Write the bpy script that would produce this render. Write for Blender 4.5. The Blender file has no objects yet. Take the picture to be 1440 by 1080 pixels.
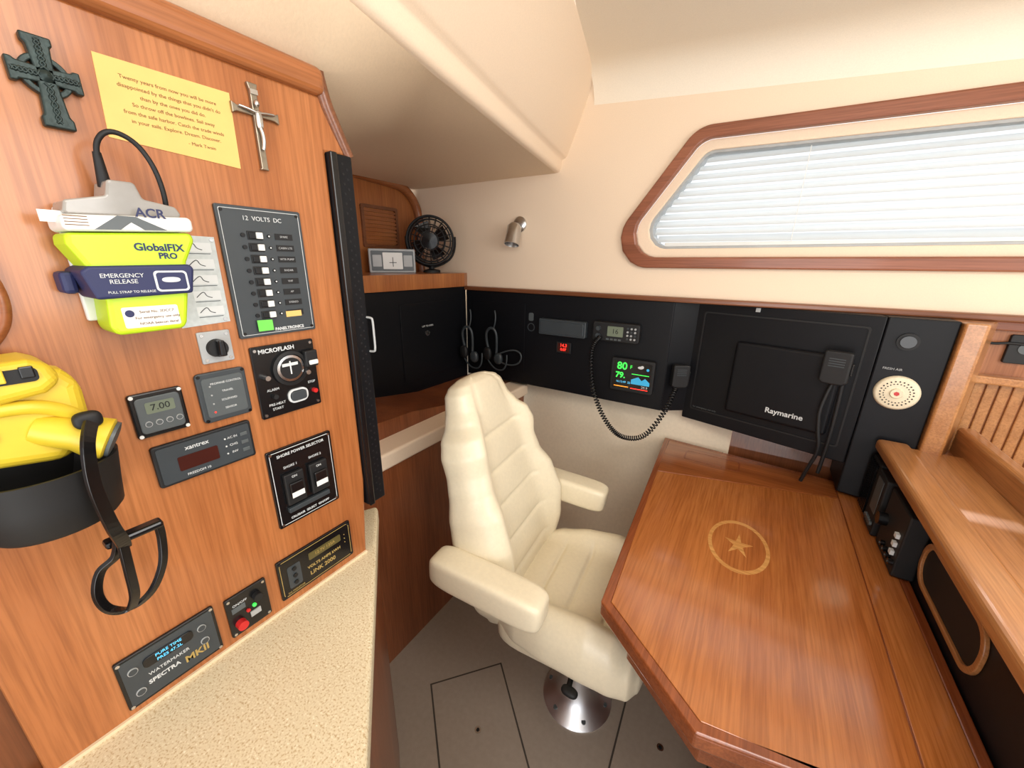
import bpy, bmesh, math, random
from mathutils import Vector, Matrix
random.seed(4)
scene=bpy.context.scene
V=Vector
# ------------------------------------------------------------------ materials
def lin(c):
    out=[]
    for x in c:
        x/=255.0
        out.append(x/12.92 if x<=.04045 else ((x+.055)/1.055)**2.4)
    return (*out,1.0)
def base(name,rough=.5,metal=0.0,spec=.5,coat=0.0):
    m=bpy.data.materials.new(name); m.use_nodes=True
    b=m.node_tree.nodes["Principled BSDF"]
    b.inputs["Roughness"].default_value=rough; b.inputs["Metallic"].default_value=metal
    b.inputs["Specular IOR Level"].default_value=spec
    b.inputs["Coat Weight"].default_value=coat; b.inputs["Coat Roughness"].default_value=.12
    return m,m.node_tree,b
def tex(nt,scale,detail=4,stretch=(1,1,1),rough=.55):
    tc=nt.nodes.new("ShaderNodeTexCoord"); mp=nt.nodes.new("ShaderNodeMapping")
    mp.inputs["Scale"].default_value=stretch; nt.links.new(tc.outputs["Object"],mp.inputs[0])
    n=nt.nodes.new("ShaderNodeTexNoise"); n.inputs["Scale"].default_value=scale; n.inputs["Detail"].default_value=detail
    n.inputs["Roughness"].default_value=rough
    nt.links.new(mp.outputs[0],n.inputs["Vector"]); return n
def ramp(nt,src,stops):
    r=nt.nodes.new("ShaderNodeValToRGB")
    while len(r.color_ramp.elements)<len(stops): r.color_ramp.elements.new(.5)
    for e,(p,c) in zip(r.color_ramp.elements,stops): e.position=p; e.color=c
    nt.links.new(src,r.inputs[0]); return r
def bump(nt,b,src,st,dist=.002):
    bp=nt.nodes.new("ShaderNodeBump"); bp.inputs["Strength"].default_value=st; bp.inputs["Distance"].default_value=dist
    nt.links.new(src,bp.inputs["Height"]); nt.links.new(bp.outputs[0],b.inputs["Normal"])
def plain(name,c,rough=.5,metal=0,var=.06,scale=30,bp=0,spec=.5,coat=0):
    m,nt,b=base(name,rough,metal,spec,coat)
    n=tex(nt,scale); l=lin(c); d=tuple(x*(1-var) for x in l[:3])+(1,); h=tuple(min(1,x*(1+var)) for x in l[:3])+(1,)
    r=ramp(nt,n.outputs[0],[(.3,d),(.7,h)]); nt.links.new(r.outputs[0],b.inputs["Base Color"])
    if bp: bump(nt,b,n.outputs[0],bp)
    return m
def wood(name,c1,c2,axis,rough=.35,coat=.3,fine=220):
    m,nt,b=base(name,rough,0,.4,coat)
    s=[9,9,9]; s[axis]=.8
    n=tex(nt,1.6,6,tuple(s),.6)
    s2=[1,1,1]; s2[axis]=.03
    p=tex(nt,fine,3,tuple(s2),.6)
    r=ramp(nt,n.outputs[0],[(.28,lin(c2)),(.5,lin([(a+b_)/2 for a,b_ in zip(c1,c2)])),(.72,lin(c1))])
    r2=ramp(nt,p.outputs[0],[(.35,(.70,.66,.60,1)),(.6,(1,1,1,1))])
    mx=nt.nodes.new("ShaderNodeMix"); mx.data_type='RGBA'; mx.blend_type='MULTIPLY'; mx.inputs[0].default_value=.85
    nt.links.new(r.outputs[0],mx.inputs[6]); nt.links.new(r2.outputs[0],mx.inputs[7]); nt.links.new(mx.outputs[2],b.inputs["Base Color"])
    bump(nt,b,p.outputs[0],.08,.0006)
    return m
def emis(name,c,s=1.0):
    m,nt,b=base(name,.3); b.inputs["Base Color"].default_value=lin(c); b.inputs["Emission Color"].default_value=lin(c); b.inputs["Emission Strength"].default_value=s
    return m
W_PANEL=wood("teak_vertical",(188,121,72),(160,94,50),2)
W_PANELD=wood("teak_dark_vertical",(130,76,44),(102,56,30),2)
W_TRIMY=wood("teak_trim_y",(172,108,64),(138,78,42),1)
W_TRIMX=wood("teak_trim_x",(136,84,54),(104,60,36),0)
W_FRAME=wood("window_teak",(160,98,70),(130,76,52),0,.4)
W_TABLE=wood("table_teak",(194,122,64),(162,92,44),1,.18,1.0)
W_TABLEX=wood("table_teak_x",(174,102,52),(140,76,36),0,.2,1.0)
W_EDGE=wood("table_edge",(156,86,46),(120,60,30),1,.25,.6)
W_LOW=wood("low_wall_teak",(154,90,54),(118,64,36),2,.3,.4)
W_RAIL=wood("rail_teak",(196,140,88),(164,108,62),1,.3,.5)
W_BACK=wood("galley_teak",(178,116,74),(142,86,50),2,.4,.2)
W_BULK=wood("bulkhead_teak",(184,116,62),(152,88,46),2,.35,.3)
INLAY=wood("inlay_maple",(220,166,98),(200,140,76),0,.25,.6)
CREAM=plain("cream_vinyl_headliner",(236,214,188),.75,0,.03,300,.10)
CREAM2=plain("cream_soffit",(226,203,173),.6,0,.03,220,.18)
CEIL=plain("ceiling_vinyl",(240,230,212),.7,0,.03,300,.15)
HULL=plain("hull_liner",(222,206,182),.6,0,.04,80,.1)
LEATHER=plain("cream_leather",(230,218,190),.34,0,.03,90,.12)
BLACK=plain("black_console",(12,13,17),.45,0,.1,60,.05,.25)
BLACKM=plain("black_matte",(12,12,14),.6)
BLACKG=plain("black_gloss",(14,14,16),.25)
GREYD=plain("dark_grey_plate",(54,60,64),.4)
GREYM=plain("mid_grey_plate",(80,86,88),.4)
GREYL=plain("light_grey_plate",(166,168,168),.4)
SILVER=plain("brushed_silver",(205,205,205),.25,1.0,.05,120)
PEWTER=plain("pewter",(150,140,124),.35,.9,.15,90)
CHROME=plain("satin_chrome",(228,228,230),.38,1.0,.02)
WHITE=plain("white_plastic",(226,226,222),.4,0,.02)
CAULK=plain("caulk_bead",(222,200,166),.6,0,.02)
LABEL=plain("print_white",(205,208,208),.6,0,.02)
GOLDP=plain("print_gold",(170,144,82),.5,0,.02)
CELTIC=plain("dark_cast_iron",(38,50,48),.4,.5,.25,160,.3)
PAPER=plain("yellow_paper",(230,186,110),.8,0,.03,40)
INK=plain("print_ink",(120,88,52),.8)
LIME=plain("lime_plastic",(186,220,34),.4,0,.03)
NAVY=plain("navy_strap",(32,38,80),.55)
YEL=plain("yellow_plastic",(218,188,50),.4,0,.05)
CARD=plain("card_print",(186,192,192),.6,0,.08,160)
CLEAR=plain("smoky_clear_dome",(150,146,140),.1,0,.1)
FLOORM=plain("floor_laminate",(160,146,132),.5,0,.05,60,.05)
GROOVE=plain("groove_dark",(70,62,55),.8)
IVORY=plain("ivory_vent",(226,214,186),.5)
RED=plain("red_button",(190,36,36),.3)
GREENS=plain("green_sticker",(110,214,84),.6)
LEDR=emis("led_red",(255,50,40),1.8)
LEDG=emis("led_green",(60,230,80),1.0)
LEDB=emis("lcd_blue",(50,150,190),.5)
LEDC=emis("lcd_cyan",(90,190,235),.8)
LEDY=emis("lcd_orange",(240,150,50),.9)
LCD=plain("lcd_grey",(110,120,102),.3)
LCDG=plain("lcd_gold",(92,82,46),.3)
REDW=plain("red_window",(66,30,24),.2)
def counter_mat():
    m,nt,b=base("speckled_counter",.35)
    n=tex(nt,330,2)
    r=ramp(nt,n.outputs[0],[(.34,lin((186,162,122))),(.46,lin((216,202,170))),(.62,lin((218,205,173))),(.72,lin((238,230,208)))])
    nt.links.new(r.outputs[0],b.inputs["Base Color"]); return m
COUNTER=counter_mat()
def glass_mat():
    m,nt,b=base("window_glass",.02); b.inputs["Transmission Weight"].default_value=1; b.inputs["IOR"].default_value=1.02; return m
GLASS=glass_mat()
def slat_mat():
    m=bpy.data.materials.new("blind_slat"); m.use_nodes=True; nt=m.node_tree; nt.nodes.clear()
    d=nt.nodes.new("ShaderNodeBsdfDiffuse"); t=nt.nodes.new("ShaderNodeBsdfTranslucent"); x=nt.nodes.new("ShaderNodeMixShader"); o=nt.nodes.new("ShaderNodeOutputMaterial")
    d.inputs[0].default_value=(.88,.89,.89,1); t.inputs[0].default_value=(.84,.88,.89,1); x.inputs[0].default_value=.48
    nt.links.new(d.outputs[0],x.inputs[1]); nt.links.new(t.outputs[0],x.inputs[2]); nt.links.new(x.outputs[0],o.inputs[0]); return m
SLAT=slat_mat()
# ------------------------------------------------------------------ geometry helpers
class FR:
    def __init__(s,o,u,v,n): s.o,s.u,s.v,s.n=V(o),V(u).normalized(),V(v).normalized(),V(n).normalized()
    def p(s,a,b,c=0): return s.o+s.u*a+s.v*b+s.n*c
WORLD=FR((0,0,0),(1,0,0),(0,1,0),(0,0,1))
PL=FR((-.65,0,0),(0,1,0),(0,0,1),(1,0,0))      # electrical panel face: (Y, Z, out)
CL=FR((-1.37,0,0),(0,1,0),(0,0,1),(1,0,0))     # left console face
CM=FR((0,1.70,0),(1,0,0),(0,0,1),(0,-1,0))     # middle console face
TB=FR((0,0,.78),(1,0,0),(0,1,0),(0,0,1))       # table top
def group(name,c):
    e=bpy.data.objects.new(name,None); e.empty_display_size=.05; e.location=c; scene.collection.objects.link(e); return e
def link(o,par):
    scene.collection.objects.link(o)
    if par is not None:
        o.parent=par; o.matrix_parent_inverse=Matrix.Translation(-V(par.location))
    return o
def mesh(name,vs,fs,mat,par=None,smooth=False,bev=0,seg=2):
    me=bpy.data.meshes.new(name); me.from_pydata([tuple(v) for v in vs],[],fs); me.validate()
    bm=bmesh.new(); bm.from_mesh(me); bmesh.ops.recalc_face_normals(bm,faces=bm.faces); bm.to_mesh(me); bm.free()
    if smooth:
        for p in me.polygons: p.use_smooth=True
    me.materials.append(mat)
    o=bpy.data.objects.new(name,me); link(o,par)
    if bev:
        b=o.modifiers.new("bevel","BEVEL"); b.width=bev; b.segments=seg; b.limit_method='ANGLE'; b.angle_limit=.6
    return o
def prism(name,fr,pts,c0,c1,mat,par=None,bev=0,seg=2):
    n=len(pts); vs=[fr.p(a,b,c0) for a,b in pts]+[fr.p(a,b,c1) for a,b in pts]
    fs=[list(range(n)),list(range(n,2*n))]+[[i,(i+1)%n,n+(i+1)%n,n+i] for i in range(n)]
    return mesh(name,vs,fs,mat,par,False,bev,seg)
def slab(name,fr,a0,a1,b0,b1,c0,c1,mat,par=None,bev=0,seg=2):
    return prism(name,fr,[(a0,b0),(a1,b0),(a1,b1),(a0,b1)],c0,c1,mat,par,bev,seg)
def rpoly(pts,r,seg=6):
    out=[]; n=len(pts)
    rr=r if isinstance(r,(list,tuple)) else [r]*n
    for i in range(n):
        p=V(pts[i]).to_2d(); a=V(pts[i-1]).to_2d(); b=V(pts[(i+1)%n]).to_2d()
        da=(a-p); db=(b-p); la,lb=da.length,db.length; da/=la; db/=lb
        ang=da.angle(db); t=min(rr[i]/math.tan(ang/2),la*.49,lb*.49); q=t*math.tan(ang/2)
        s=p+da*t; e=p+db*t; cen=p+(da+db).normalized()*(q/math.sin(ang/2))
        for k in range(seg+1):
            w=k/seg; m=(s-cen)*(1-w)+(e-cen)*w
            out.append(tuple(cen+m.normalized()*q))
    return out
def inset(pts,d):
    n=len(pts); P=[V(p).to_2d() for p in pts]
    A=sum(P[i].x*P[(i+1)%n].y-P[(i+1)%n].x*P[i].y for i in range(n)); sgn=1 if A>0 else -1
    out=[]
    for i in range(n):
        e1=(P[i]-P[i-1]).normalized(); e2=(P[(i+1)%n]-P[i]).normalized()
        n1=V((-e1.y,e1.x)).to_2d()*sgn; n2=V((-e2.y,e2.x)).to_2d()*sgn
        m=(n1+n2); m=m/(m.length_squared)*2
        out.append(tuple(P[i]+m*d))
    return out
def rect(a0,b0,a1,b1): return [(a0,b0),(a1,b0),(a1,b1),(a0,b1)]
def ring(name,fr,outer,inner,c0,c1,mat,par=None,bev=0,ci=None):
    n=len(outer); vs=[fr.p(*p,c1) for p in outer]+[fr.p(*p,c1 if ci is None else ci) for p in inner]+[fr.p(*p,c0) for p in outer]+[fr.p(*p,c0) for p in inner]
    fs=[]
    for i in range(n):
        j=(i+1)%n
        fs+=[[i,j,n+j,n+i],[2*n+i,2*n+j,j,i],[n+i,n+j,3*n+j,3*n+i],[2*n+i,2*n+j,3*n+j,3*n+i]]
    return mesh(name,vs,fs,mat,par,False,bev)
def lathe(name,o,axis,prof,mat,par=None,n=32,ang=2*math.pi,xdir=None):
    ax=V(axis).normalized(); x=V(xdir) if xdir else ax.orthogonal(); x=x.normalized(); y=ax.cross(x); vs=[];fs=[]; m=len(prof)
    full=abs(ang-2*math.pi)<1e-6; cnt=n if full else n+1
    for i in range(cnt):
        t=ang*i/n; d=x*math.cos(t)+y*math.sin(t)
        for r,h in prof: vs.append(V(o)+d*r+ax*h)
    for i in range(n):
        j=(i+1)%cnt if full else i+1
        for k in range(m-1): fs.append([i*m+k,j*m+k,j*m+k+1,i*m+k+1])
    o=mesh(name,vs,fs,mat,par,True)
    e=o.modifiers.new("split","EDGE_SPLIT"); e.split_angle=.7
    return o
def cyl(name,p0,p1,r,mat,par=None,r2=None,n=24):
    p0,p1=V(p0),V(p1); h=(p1-p0).length; r2=r if r2 is None else r2
    return lathe(name,p0,p1-p0,[(0,0),(r,0),(r2,h),(0,h)],mat,par,n)
def disc(name,fr,a,b,c0,c1,r,mat,par=None,n=24,r2=None):
    return cyl(name,fr.p(a,b,c0),fr.p(a,b,c1),r,mat,par,r2,n)
def tube(name,pts,r,mat,par=None,cyc=False,smooth=True,res=3):
    cu=bpy.data.curves.new(name,"CURVE"); cu.dimensions='3D'; cu.bevel_depth=r; cu.bevel_resolution=res; cu.use_fill_caps=True
    sp=cu.splines.new('NURBS' if smooth else 'POLY'); sp.points.add(len(pts)-1)
    for q,p in zip(sp.points,pts): q.co=(*p,1)
    sp.use_cyclic_u=cyc
    if smooth: sp.order_u=3; sp.use_endpoint_u=True; sp.resolution_u=6
    cu.materials.append(mat); o=bpy.data.objects.new(name,cu); return link(o,par)
def sgp(x,e): return math.copysign(abs(x)**e,x)
def superell(name,c,size,e1,e2,mat,par=None,M=None,nu=40,nv=20):
    M=M or Matrix.Identity(3); vs=[];fs=[]
    for j in range(nv+1):
        ph=-math.pi/2+math.pi*j/nv
        for i in range(nu):
            th=2*math.pi*i/nu
            vs.append(V(c)+M@V((size[0]/2*sgp(math.cos(ph),e1)*sgp(math.cos(th),e2),size[1]/2*sgp(math.cos(ph),e1)*sgp(math.sin(th),e2),size[2]/2*sgp(math.sin(ph),e1))))
    for j in range(nv):
        for i in range(nu): fs.append([j*nu+i,j*nu+(i+1)%nu,(j+1)*nu+(i+1)%nu,(j+1)*nu+i])
    return mesh(name,vs,fs,mat,par,True)
def text(name,s,fr,a,b,c,size,mat,par=None,align='CENTER',rot=0,bold=0.0):
    cu=bpy.data.curves.new(name,"FONT"); cu.body=s; cu.size=size; cu.align_x=align; cu.align_y='CENTER'; cu.extrude=.0002; cu.offset=bold; cu.materials.append(mat)
    cu.resolution_u=3
    o=bpy.data.objects.new(name,cu); link(o,par)
    Mx=Matrix(((fr.u.x,fr.v.x,fr.n.x,0),(fr.u.y,fr.v.y,fr.n.y,0),(fr.u.z,fr.v.z,fr.n.z,0),(0,0,0,1)))
    Mx=Matrix.Translation(fr.p(a,b,c))@Mx@Matrix.Rotation(rot,4,'Z')
    o.matrix_basis=Mx
    return o
# ------------------------------------------------------------------ ROOM SHELL
XR=2.2; YB=-1.3
def zc(x): return 2.27-.079*(x+.7)
WO=[(-.655,1.533),(1.30,1.545),(1.18,2.0),(-.29,2.025)]
WR=[.12,.12,.1,.1]
def wpoly(d): return rpoly(inset(WO,d),[max(.02,r-d*.6) for r in WR],8)
HW=FR((0,1.72,0),(1,0,0),(0,0,1),(0,-1,0))
bm=bmesh.new()
outer=[(-1.9,1.405),(XR,1.405),(XR,zc(XR)+.03),(-.70,2.30),(-.845,1.95),(-1.9,1.95)]
def loop(pts):
    v=[bm.verts.new(HW.p(*p)) for p in pts]; return [bm.edges.new((v[i],v[(i+1)%len(v)])) for i in range(len(v))]
E=loop(outer)+loop(wpoly(.02))
bmesh.ops.triangle_fill(bm,edges=E,use_beauty=True)
me=bpy.data.meshes.new("wall_outboard"); bm.to_mesh(me); bm.free(); me.materials.append(CREAM)
scene.collection.objects.link(bpy.data.objects.new("wall_outboard",me))
prof=[(1.86,1.42),(1.82,1.0),(1.80,.80),(1.775,.6),(1.72,.4),(1.62,.2),(1.50,.06),(1.44,0)]
vs=[];fs=[]
for i,(y,z) in enumerate(prof): vs+=[V((-1.9,y,z)),V((0.0,y,z))]
for i in range(len(prof)-1): fs.append([2*i,2*i+1,2*i+3,2*i+2])
mesh("wall_hull_lower",vs,fs,HULL,None,True)
vs=[];fs=[]
for i,(y,z) in enumerate(prof[:3]+[(1.8,0)]): vs+=[V((0.0,y-.004,z)),V((XR,y-.004,z))]
for i in range(3): fs.append([2*i,2*i+1,2*i+3,2*i+2])
mesh("wall_hull_panelled",vs,fs,W_PANELD,None)
prism("floor",WORLD,rect(-1.9,YB,XR,1.9),-.05,0,FLOORM)
cr=[(-.713,1.727),(-.591,1.265),(-.45,.73),(-.31,.2),(-.31,YB)]
vs=[];fs=[]
rows=[]
cove=[(1.722,-.12),(1.716,-.085),(1.70,-.05),(1.672,-.022),(1.635,-.005),(1.58,0)]
xs=[-.70,-.4,0,.44,.9,1.5,XR]
for (y,dz) in cove: rows.append([V((x,y,zc(x)+dz)) for x in xs])
for (cx,cy) in cr[1:]:
    rows.append([V((x,cy,zc(x))) for x in [cx]+xs[1:]] if cx<-.4 else [V((max(x,cx),cy,zc(max(x,cx)))) for x in xs])
n=len(xs)
for r in rows: vs+=r
for j in range(len(rows)-1):
    for i in range(n-1): fs.append([j*n+i,j*n+i+1,(j+1)*n+i+1,(j+1)*n+i])
mesh("ceiling",vs,fs,CEIL,None,True)
lo=[(-.845,1.75),(-.75,1.25),(-.648,.73),(-.575,.35),(-.56,.2),(-.56,YB)]
hi=[(-.713,1.75),(-.591,1.265),(-.45,.73),(-.35,.35),(-.31,.2),(-.31,YB)]
vs=[];fs=[]
def lerp(a,b,t): return a+(b-a)*t
for (lx,ly),(hx,hy) in zip(lo,hi):
    pr=[(lx-.025,ly,1.93),(lx-.010,ly,1.931),(lx-.002,ly,1.935),(lx+.003,ly,1.943),(lx+.005,ly,1.955),(lx+.006,ly,1.972),(lx+.010,ly,1.980),(lx+.022,ly,1.984),(lx+.030,ly,1.992),(lerp(lx+.02,hx,.45),lerp(ly,hy,.45),2.09),(lerp(lx,hx,.85),lerp(ly,hy,.85),2.20),(hx,hy,zc(hx)+.002)]
    m=len(pr); vs+=[V(p) for p in pr]
for i in range(len(lo)-1):
    for k in range(m-1): fs.append([i*m+k,(i+1)*m+k,(i+1)*m+k+1,i*m+k+1])
mesh("wall_deck_step",vs,fs,CREAM,None,True)
S=[V(p) for p in [(-1.9,1.75,1.93),(-.865,1.75,1.93),(-.770,1.25,1.93),(-.668,.73,1.93),(-.612,.50,1.93),(-.585,.35,1.93),(-.58,.2,1.93),(-.58,YB,1.93),
   (-.662,.452,1.836),(-.662,.2,1.836),(-.662,YB,1.836),(-1.05,.98,1.93),(-1.9,1.0,1.93),(-1.9,.45,1.836)]]
fs=[[0,1,2,11],[0,11,12],[2,3,11],[3,4,8],[3,8,11],[4,5,8],[5,6,9,8],[6,7,10,9],[8,13,12,11]]
mesh("ceiling_soffit",S,fs,CREAM2,None,True)
g=group("wall_bulkhead_aft",(-1.72,1.4,1.7))
prism("bulkhead_board",FR((-1.72,0,0),(0,1,0),(0,0,1),(1,0,0)),rpoly([(.5,1.43),(1.725,1.43),(1.725,1.955),(.5,1.995)],[.001,.001,.15,.001],8),-.03,0,W_BULK,g)
BK=FR((-1.72,0,0),(0,1,0),(0,0,1),(1,0,0))
arc=rpoly([(.6,1.40),(1.715,1.40),(1.715,1.925),(.6,1.985)],[.001,.001,.17,.001],10)
tr=[p for p in arc if p[1]>1.42 and p[0]>.65]
tube("edge_trim",[BK.p(1.715,1.49,.01)]+[BK.p(a,b,.01) for a,b in tr]+[BK.p(.8,1.973,.01)],.024,W_TRIMY,g)
ring("louver_frame",BK,rpoly(rect(1.33,1.615,1.56,1.815),.01),rpoly(rect(1.345,1.63,1.545,1.80),.008),0,.012,W_TRIMX,g)
for i in range(9): slab("louver_%d"%i,BK,1.345,1.545,1.635+i*.0185,1.645+i*.0185,0,.009,W_TRIMY,g)
g=group("wall_behind_chair",(-1.01,1.1,.4))
slab("wood_panel",WORLD,-1.06,-1.01,.45,1.74,0,.86,W_LOW,g)
slab("ledge_band",WORLD,-1.14,-.995,.45,1.76,.852,.914,CREAM,g,.010,3)
prism("recess_board",FR((-1.10,0,0),(0,1,0),(0,0,1),(1,0,0)),[(.45,.90),(1.76,.90),(1.76,.915),(1.30,.925),(1.0,.975),(.45,1.0)],-.28,0,W_LOW,g)
# ------------------------------------------------------------------ WINDOW
g=group("window_1",(.3,1.72,1.78))
ring("teak_frame",HW,wpoly(0),wpoly(.042),-.01,.022,W_FRAME,g,.006)
ring("reveal",HW,wpoly(.04),wpoly(.075),-.03,-.012,CREAM,g,.004)
ring("metal_rim",HW,wpoly(.073),wpoly(.084),-.09,-.02,GREYL,g,.002)
p=wpoly(.08); vs=[HW.p(a,b,-.088) for a,b in p]; mesh("glass",vs,[list(range(len(vs)))],GLASS,g)
wp=wpoly(.085)
def span(z):
    xs_=[]
    for i in range(len(wp)):
        a,b=wp[i],wp[(i+1)%len(wp)]
        if (a[1]-z)*(b[1]-z)<0: xs_.append(a[0]+(b[0]-a[0])*(z-a[1])/(b[1]-a[1]))
    return (min(xs_),max(xs_)) if len(xs_)>=2 else None
z=1.650;i=0
while z<1.94:
    s=span(z)
    if s:
        a0,a1=s; a0+=.004;a1-=.004
        cs=[(-.014,-.026),(-.013,-.030),(-.008,-.039),(.001,-.050),(.008,-.060),(.012,-.068)]
        vs=[];fs=[]
        for dz,c in cs: vs+=[HW.p(a0,z+dz,c),HW.p(a1,z+dz,c)]
        for k in range(len(cs)-1): fs.append([2*k,2*k+1,2*k+3,2*k+2])
        mesh("blind_slat_%d"%i,vs,fs,SLAT,g,True)
    z+=.0275;i+=1
s=span(1.627); slab("blind_bottom_rail",HW,s[0]+.01,s[1]-.01,1.618,1.634,-.05,-.03,WHITE,g,.003)
for x in (.06,.62): slab("blind_ladder_%d"%(x*100),HW,x-.001,x+.001,1.63,1.93,-.025,-.024,WHITE,g)
# ------------------------------------------------------------------ ELECTRICAL CABINET
g=group("electrical_cabinet",(-.8,.2,1.4))
prism("face_board",PL,[(-.043,.925),(.431,.925),(.446,1.10),(.446,1.72),(.487,1.722),(.447,1.80),(-.0,1.80),(-.043,1.6)],-.02,0,W_PANEL,g,.004)
slab("rear_board",PL,-1.2,.40,.0,1.80,-.06,-.022,W_PANELD,g)
prism("side_board",WORLD,[(-.672,.40),(-.672,.436),(-1.4,.66),(-1.4,.62)],.93,1.80,W_PANELD,g)
slab("top_trim",PL,-.9,.452,1.798,1.836,-.03,.016,W_TRIMY,g,.012,4)
tube("corner_trim",[PL.p(.447,1.832,.0),PL.p(.452,1.80,.0),PL.p(.470,1.765,-.003),PL.p(.492,1.722,-.005)],.011,W_TRIMX,g)
tube("side_molding",[PL.p(.03,1.62,.0),PL.p(.045,1.58,.002),PL.p(.058,1.535,.003),PL.p(.061,1.50,.003),PL.p(.05,1.47,.002),PL.p(.02,1.44,.0)],.006,W_TRIMY,g)
g=group("equipment_rack_door",(-.64,.47,1.38))
slab("door_edge",PL,.447,.492,1.04,1.722,-.12,.006,BLACK,g,.003)
slab("door_lip",PL,.447,.460,1.04,1.722,.006,.012,BLACKG,g,.002)
for i in range(84): disc("perforation_%d"%i,PL,.472 if i%2 else .480,1.06+i*.0078,.006,.0066,.0020,BLACKM,g,6)
tube("handle",[PL.p(.490,1.444,.004),PL.p(.492,1.444,.016),PL.p(.493,1.440,.019),PL.p(.493,1.41,.019),PL.p(.493,1.380,.019),PL.p(.492,1.376,.016),PL.p(.490,1.376,.004)],.0022,GREYL,g)
g=group("side_counter",(-.5,.1,.9))
prism("counter_top",WORLD,[(-.66,-1.2),(-.66,.40),(-.80,.50),(-.768,.556),(-.754,.548),(-.595,.412),(-.325,.178),(-.2,.07),(-.2,-1.2)],.885,.927,COUNTER,g,.008,3)
prism("caulk_bead",PL,[(-.043,.925),(.431,.925),(.431,.932),(-.043,.932)],-.0,.004,CAULK,g)
prism("cabinet_body",WORLD,[(-.68,-1.2),(-.68,.40),(-.80,.50),(-.76,.535),(-.59,.395),(-.335,.168),(-.22,.06),(-.22,-1.2)],0,.885,W_LOW,g,.006)
prism("cabinet_back",WORLD,[(-1.01,.45),(-1.01,.60),(-.775,.50),(-.76,.45)],0,.85,W_LOW,g)
# ------------------------------------------------------------------ PANEL ITEMS
def screws(fr,a0,b0,a1,b1,c,par,i=.006,mat=SILVER):
    for k,(a,b) in enumerate([(a0+i,b0+i),(a1-i,b0+i),(a1-i,b1-i),(a0+i,b1-i)]): disc("screw_%d"%k,fr,a,b,c,c+.0012,.0024,mat,par,10)
g=group("celtic_cross",(-.64,.139,1.72)); cy,cz=.139,1.722
def cross_arm(a,b,da,db,w0,w1,L,k):
    px,pz=-db,da
    pts=[(a+px*w0,b+pz*w0),(a+da*L*.75+px*w1*.8,b+db*L*.75+pz*w1*.8),(a+da*L*.8+px*w1,b+db*L*.8+pz*w1),(a+da*L+px*w1,b+db*L+pz*w1),(a+da*L-px*w1,b+db*L-pz*w1),(a+da*L*.8-px*w1,b+db*L*.8-pz*w1),(a+da*L*.75-px*w1*.8,b+db*L*.75-pz*w1*.8),(a-px*w0,b-pz*w0)]
    prism("arm_%d"%k,PL,pts,.001,.010,CELTIC,g,.0015)
    n=9
    for s in (1,-1):
        tube("knot_%d_%d"%(k,s),[PL.p(a+da*L*(.15+.75*t/n)+px*s*w0*.45*math.cos(t*2),b+db*L*(.15+.75*t/n)+pz*s*w0*.45*math.cos(t*2),.0105) for t in range(n+1)],.0011,CELTIC,g)
cross_arm(cy,cz,0,1,.0065,.0105,.034,0); cross_arm(cy,cz,0,-1,.0065,.0115,.046,1); cross_arm(cy,cz,1,0,.0065,.010,.025,2); cross_arm(cy,cz,-1,0,.0065,.010,.025,3)
circ=lambda r,n=32:[(cy+r*math.cos(2*math.pi*i/n),cz+r*math.sin(2*math.pi*i/n)) for i in range(n)]
ring("halo",PL,circ(.0185),circ(.0135),.001,.009,CELTIC,g,.001)
lathe("boss",PL.p(cy,cz,.009),PL.n,[(0,.004),(.003,.0035),(.006,.001),(.006,0)],CELTIC,g,20)
g=group("quotation_note",(-.65,.245,1.72))
prism("sheet",PL,[(.177,1.679),(.310,1.671),(.312,1.762),(.181,1.760)],.0002,.001,PAPER,g)
for i,l in enumerate(["Twenty years from now you will be more","disappointed by the things that you didn't do","than by the ones you did do.","So throw off the bowlines. Sail away","from the safe harbor. Catch the trade winds","in your sails. Explore. Dream. Discover.","- Mark Twain"]):
    text("line_%d"%i,l,PL,.246 if i<6 else .268,1.744-i*.0087-(.002 if i==6 else 0),.0012,.0056,INK,g)
g=group("crucifix",(-.64,.341,1.73))
for nm,pts in dict(upright=[(.3365,1.677),(.3345,1.674),(.347,1.674),(.3455,1.677),(.3455,1.772),(.348,1.782),(.334,1.782),(.3365,1.772)],beam=[(.316,1.742),(.310,1.739),(.310,1.753),(.316,1.750),(.366,1.750),(.372,1.753),(.372,1.739),(.366,1.742)]).items():
    prism(nm,PL,pts,.001,.007 if nm=="upright" else .0065,PEWTER,g,.001)
superell("figure_head",PL.p(.3405,1.7565,.012),(.007,.007,.009),1,1,SILVER,g)
tube("figure_arms",[PL.p(.318,1.749,.009),PL.p(.33,1.7475,.011),PL.p(.341,1.7445,.012),PL.p(.352,1.7475,.011),PL.p(.364,1.749,.009)],.0018,SILVER,g)
superell("figure_torso",PL.p(.341,1.7365,.011),(.007,.010,.024),.8,.9,SILVER,g)
tube("figure_legs",[PL.p(.341,1.727,.011),PL.p(.344,1.715,.014),PL.p(.341,1.70,.010)],.0026,SILVER,g)
slab("title_plate",PL,.336,.346,1.768,1.774,.007,.009,SILVER,g)
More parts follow.
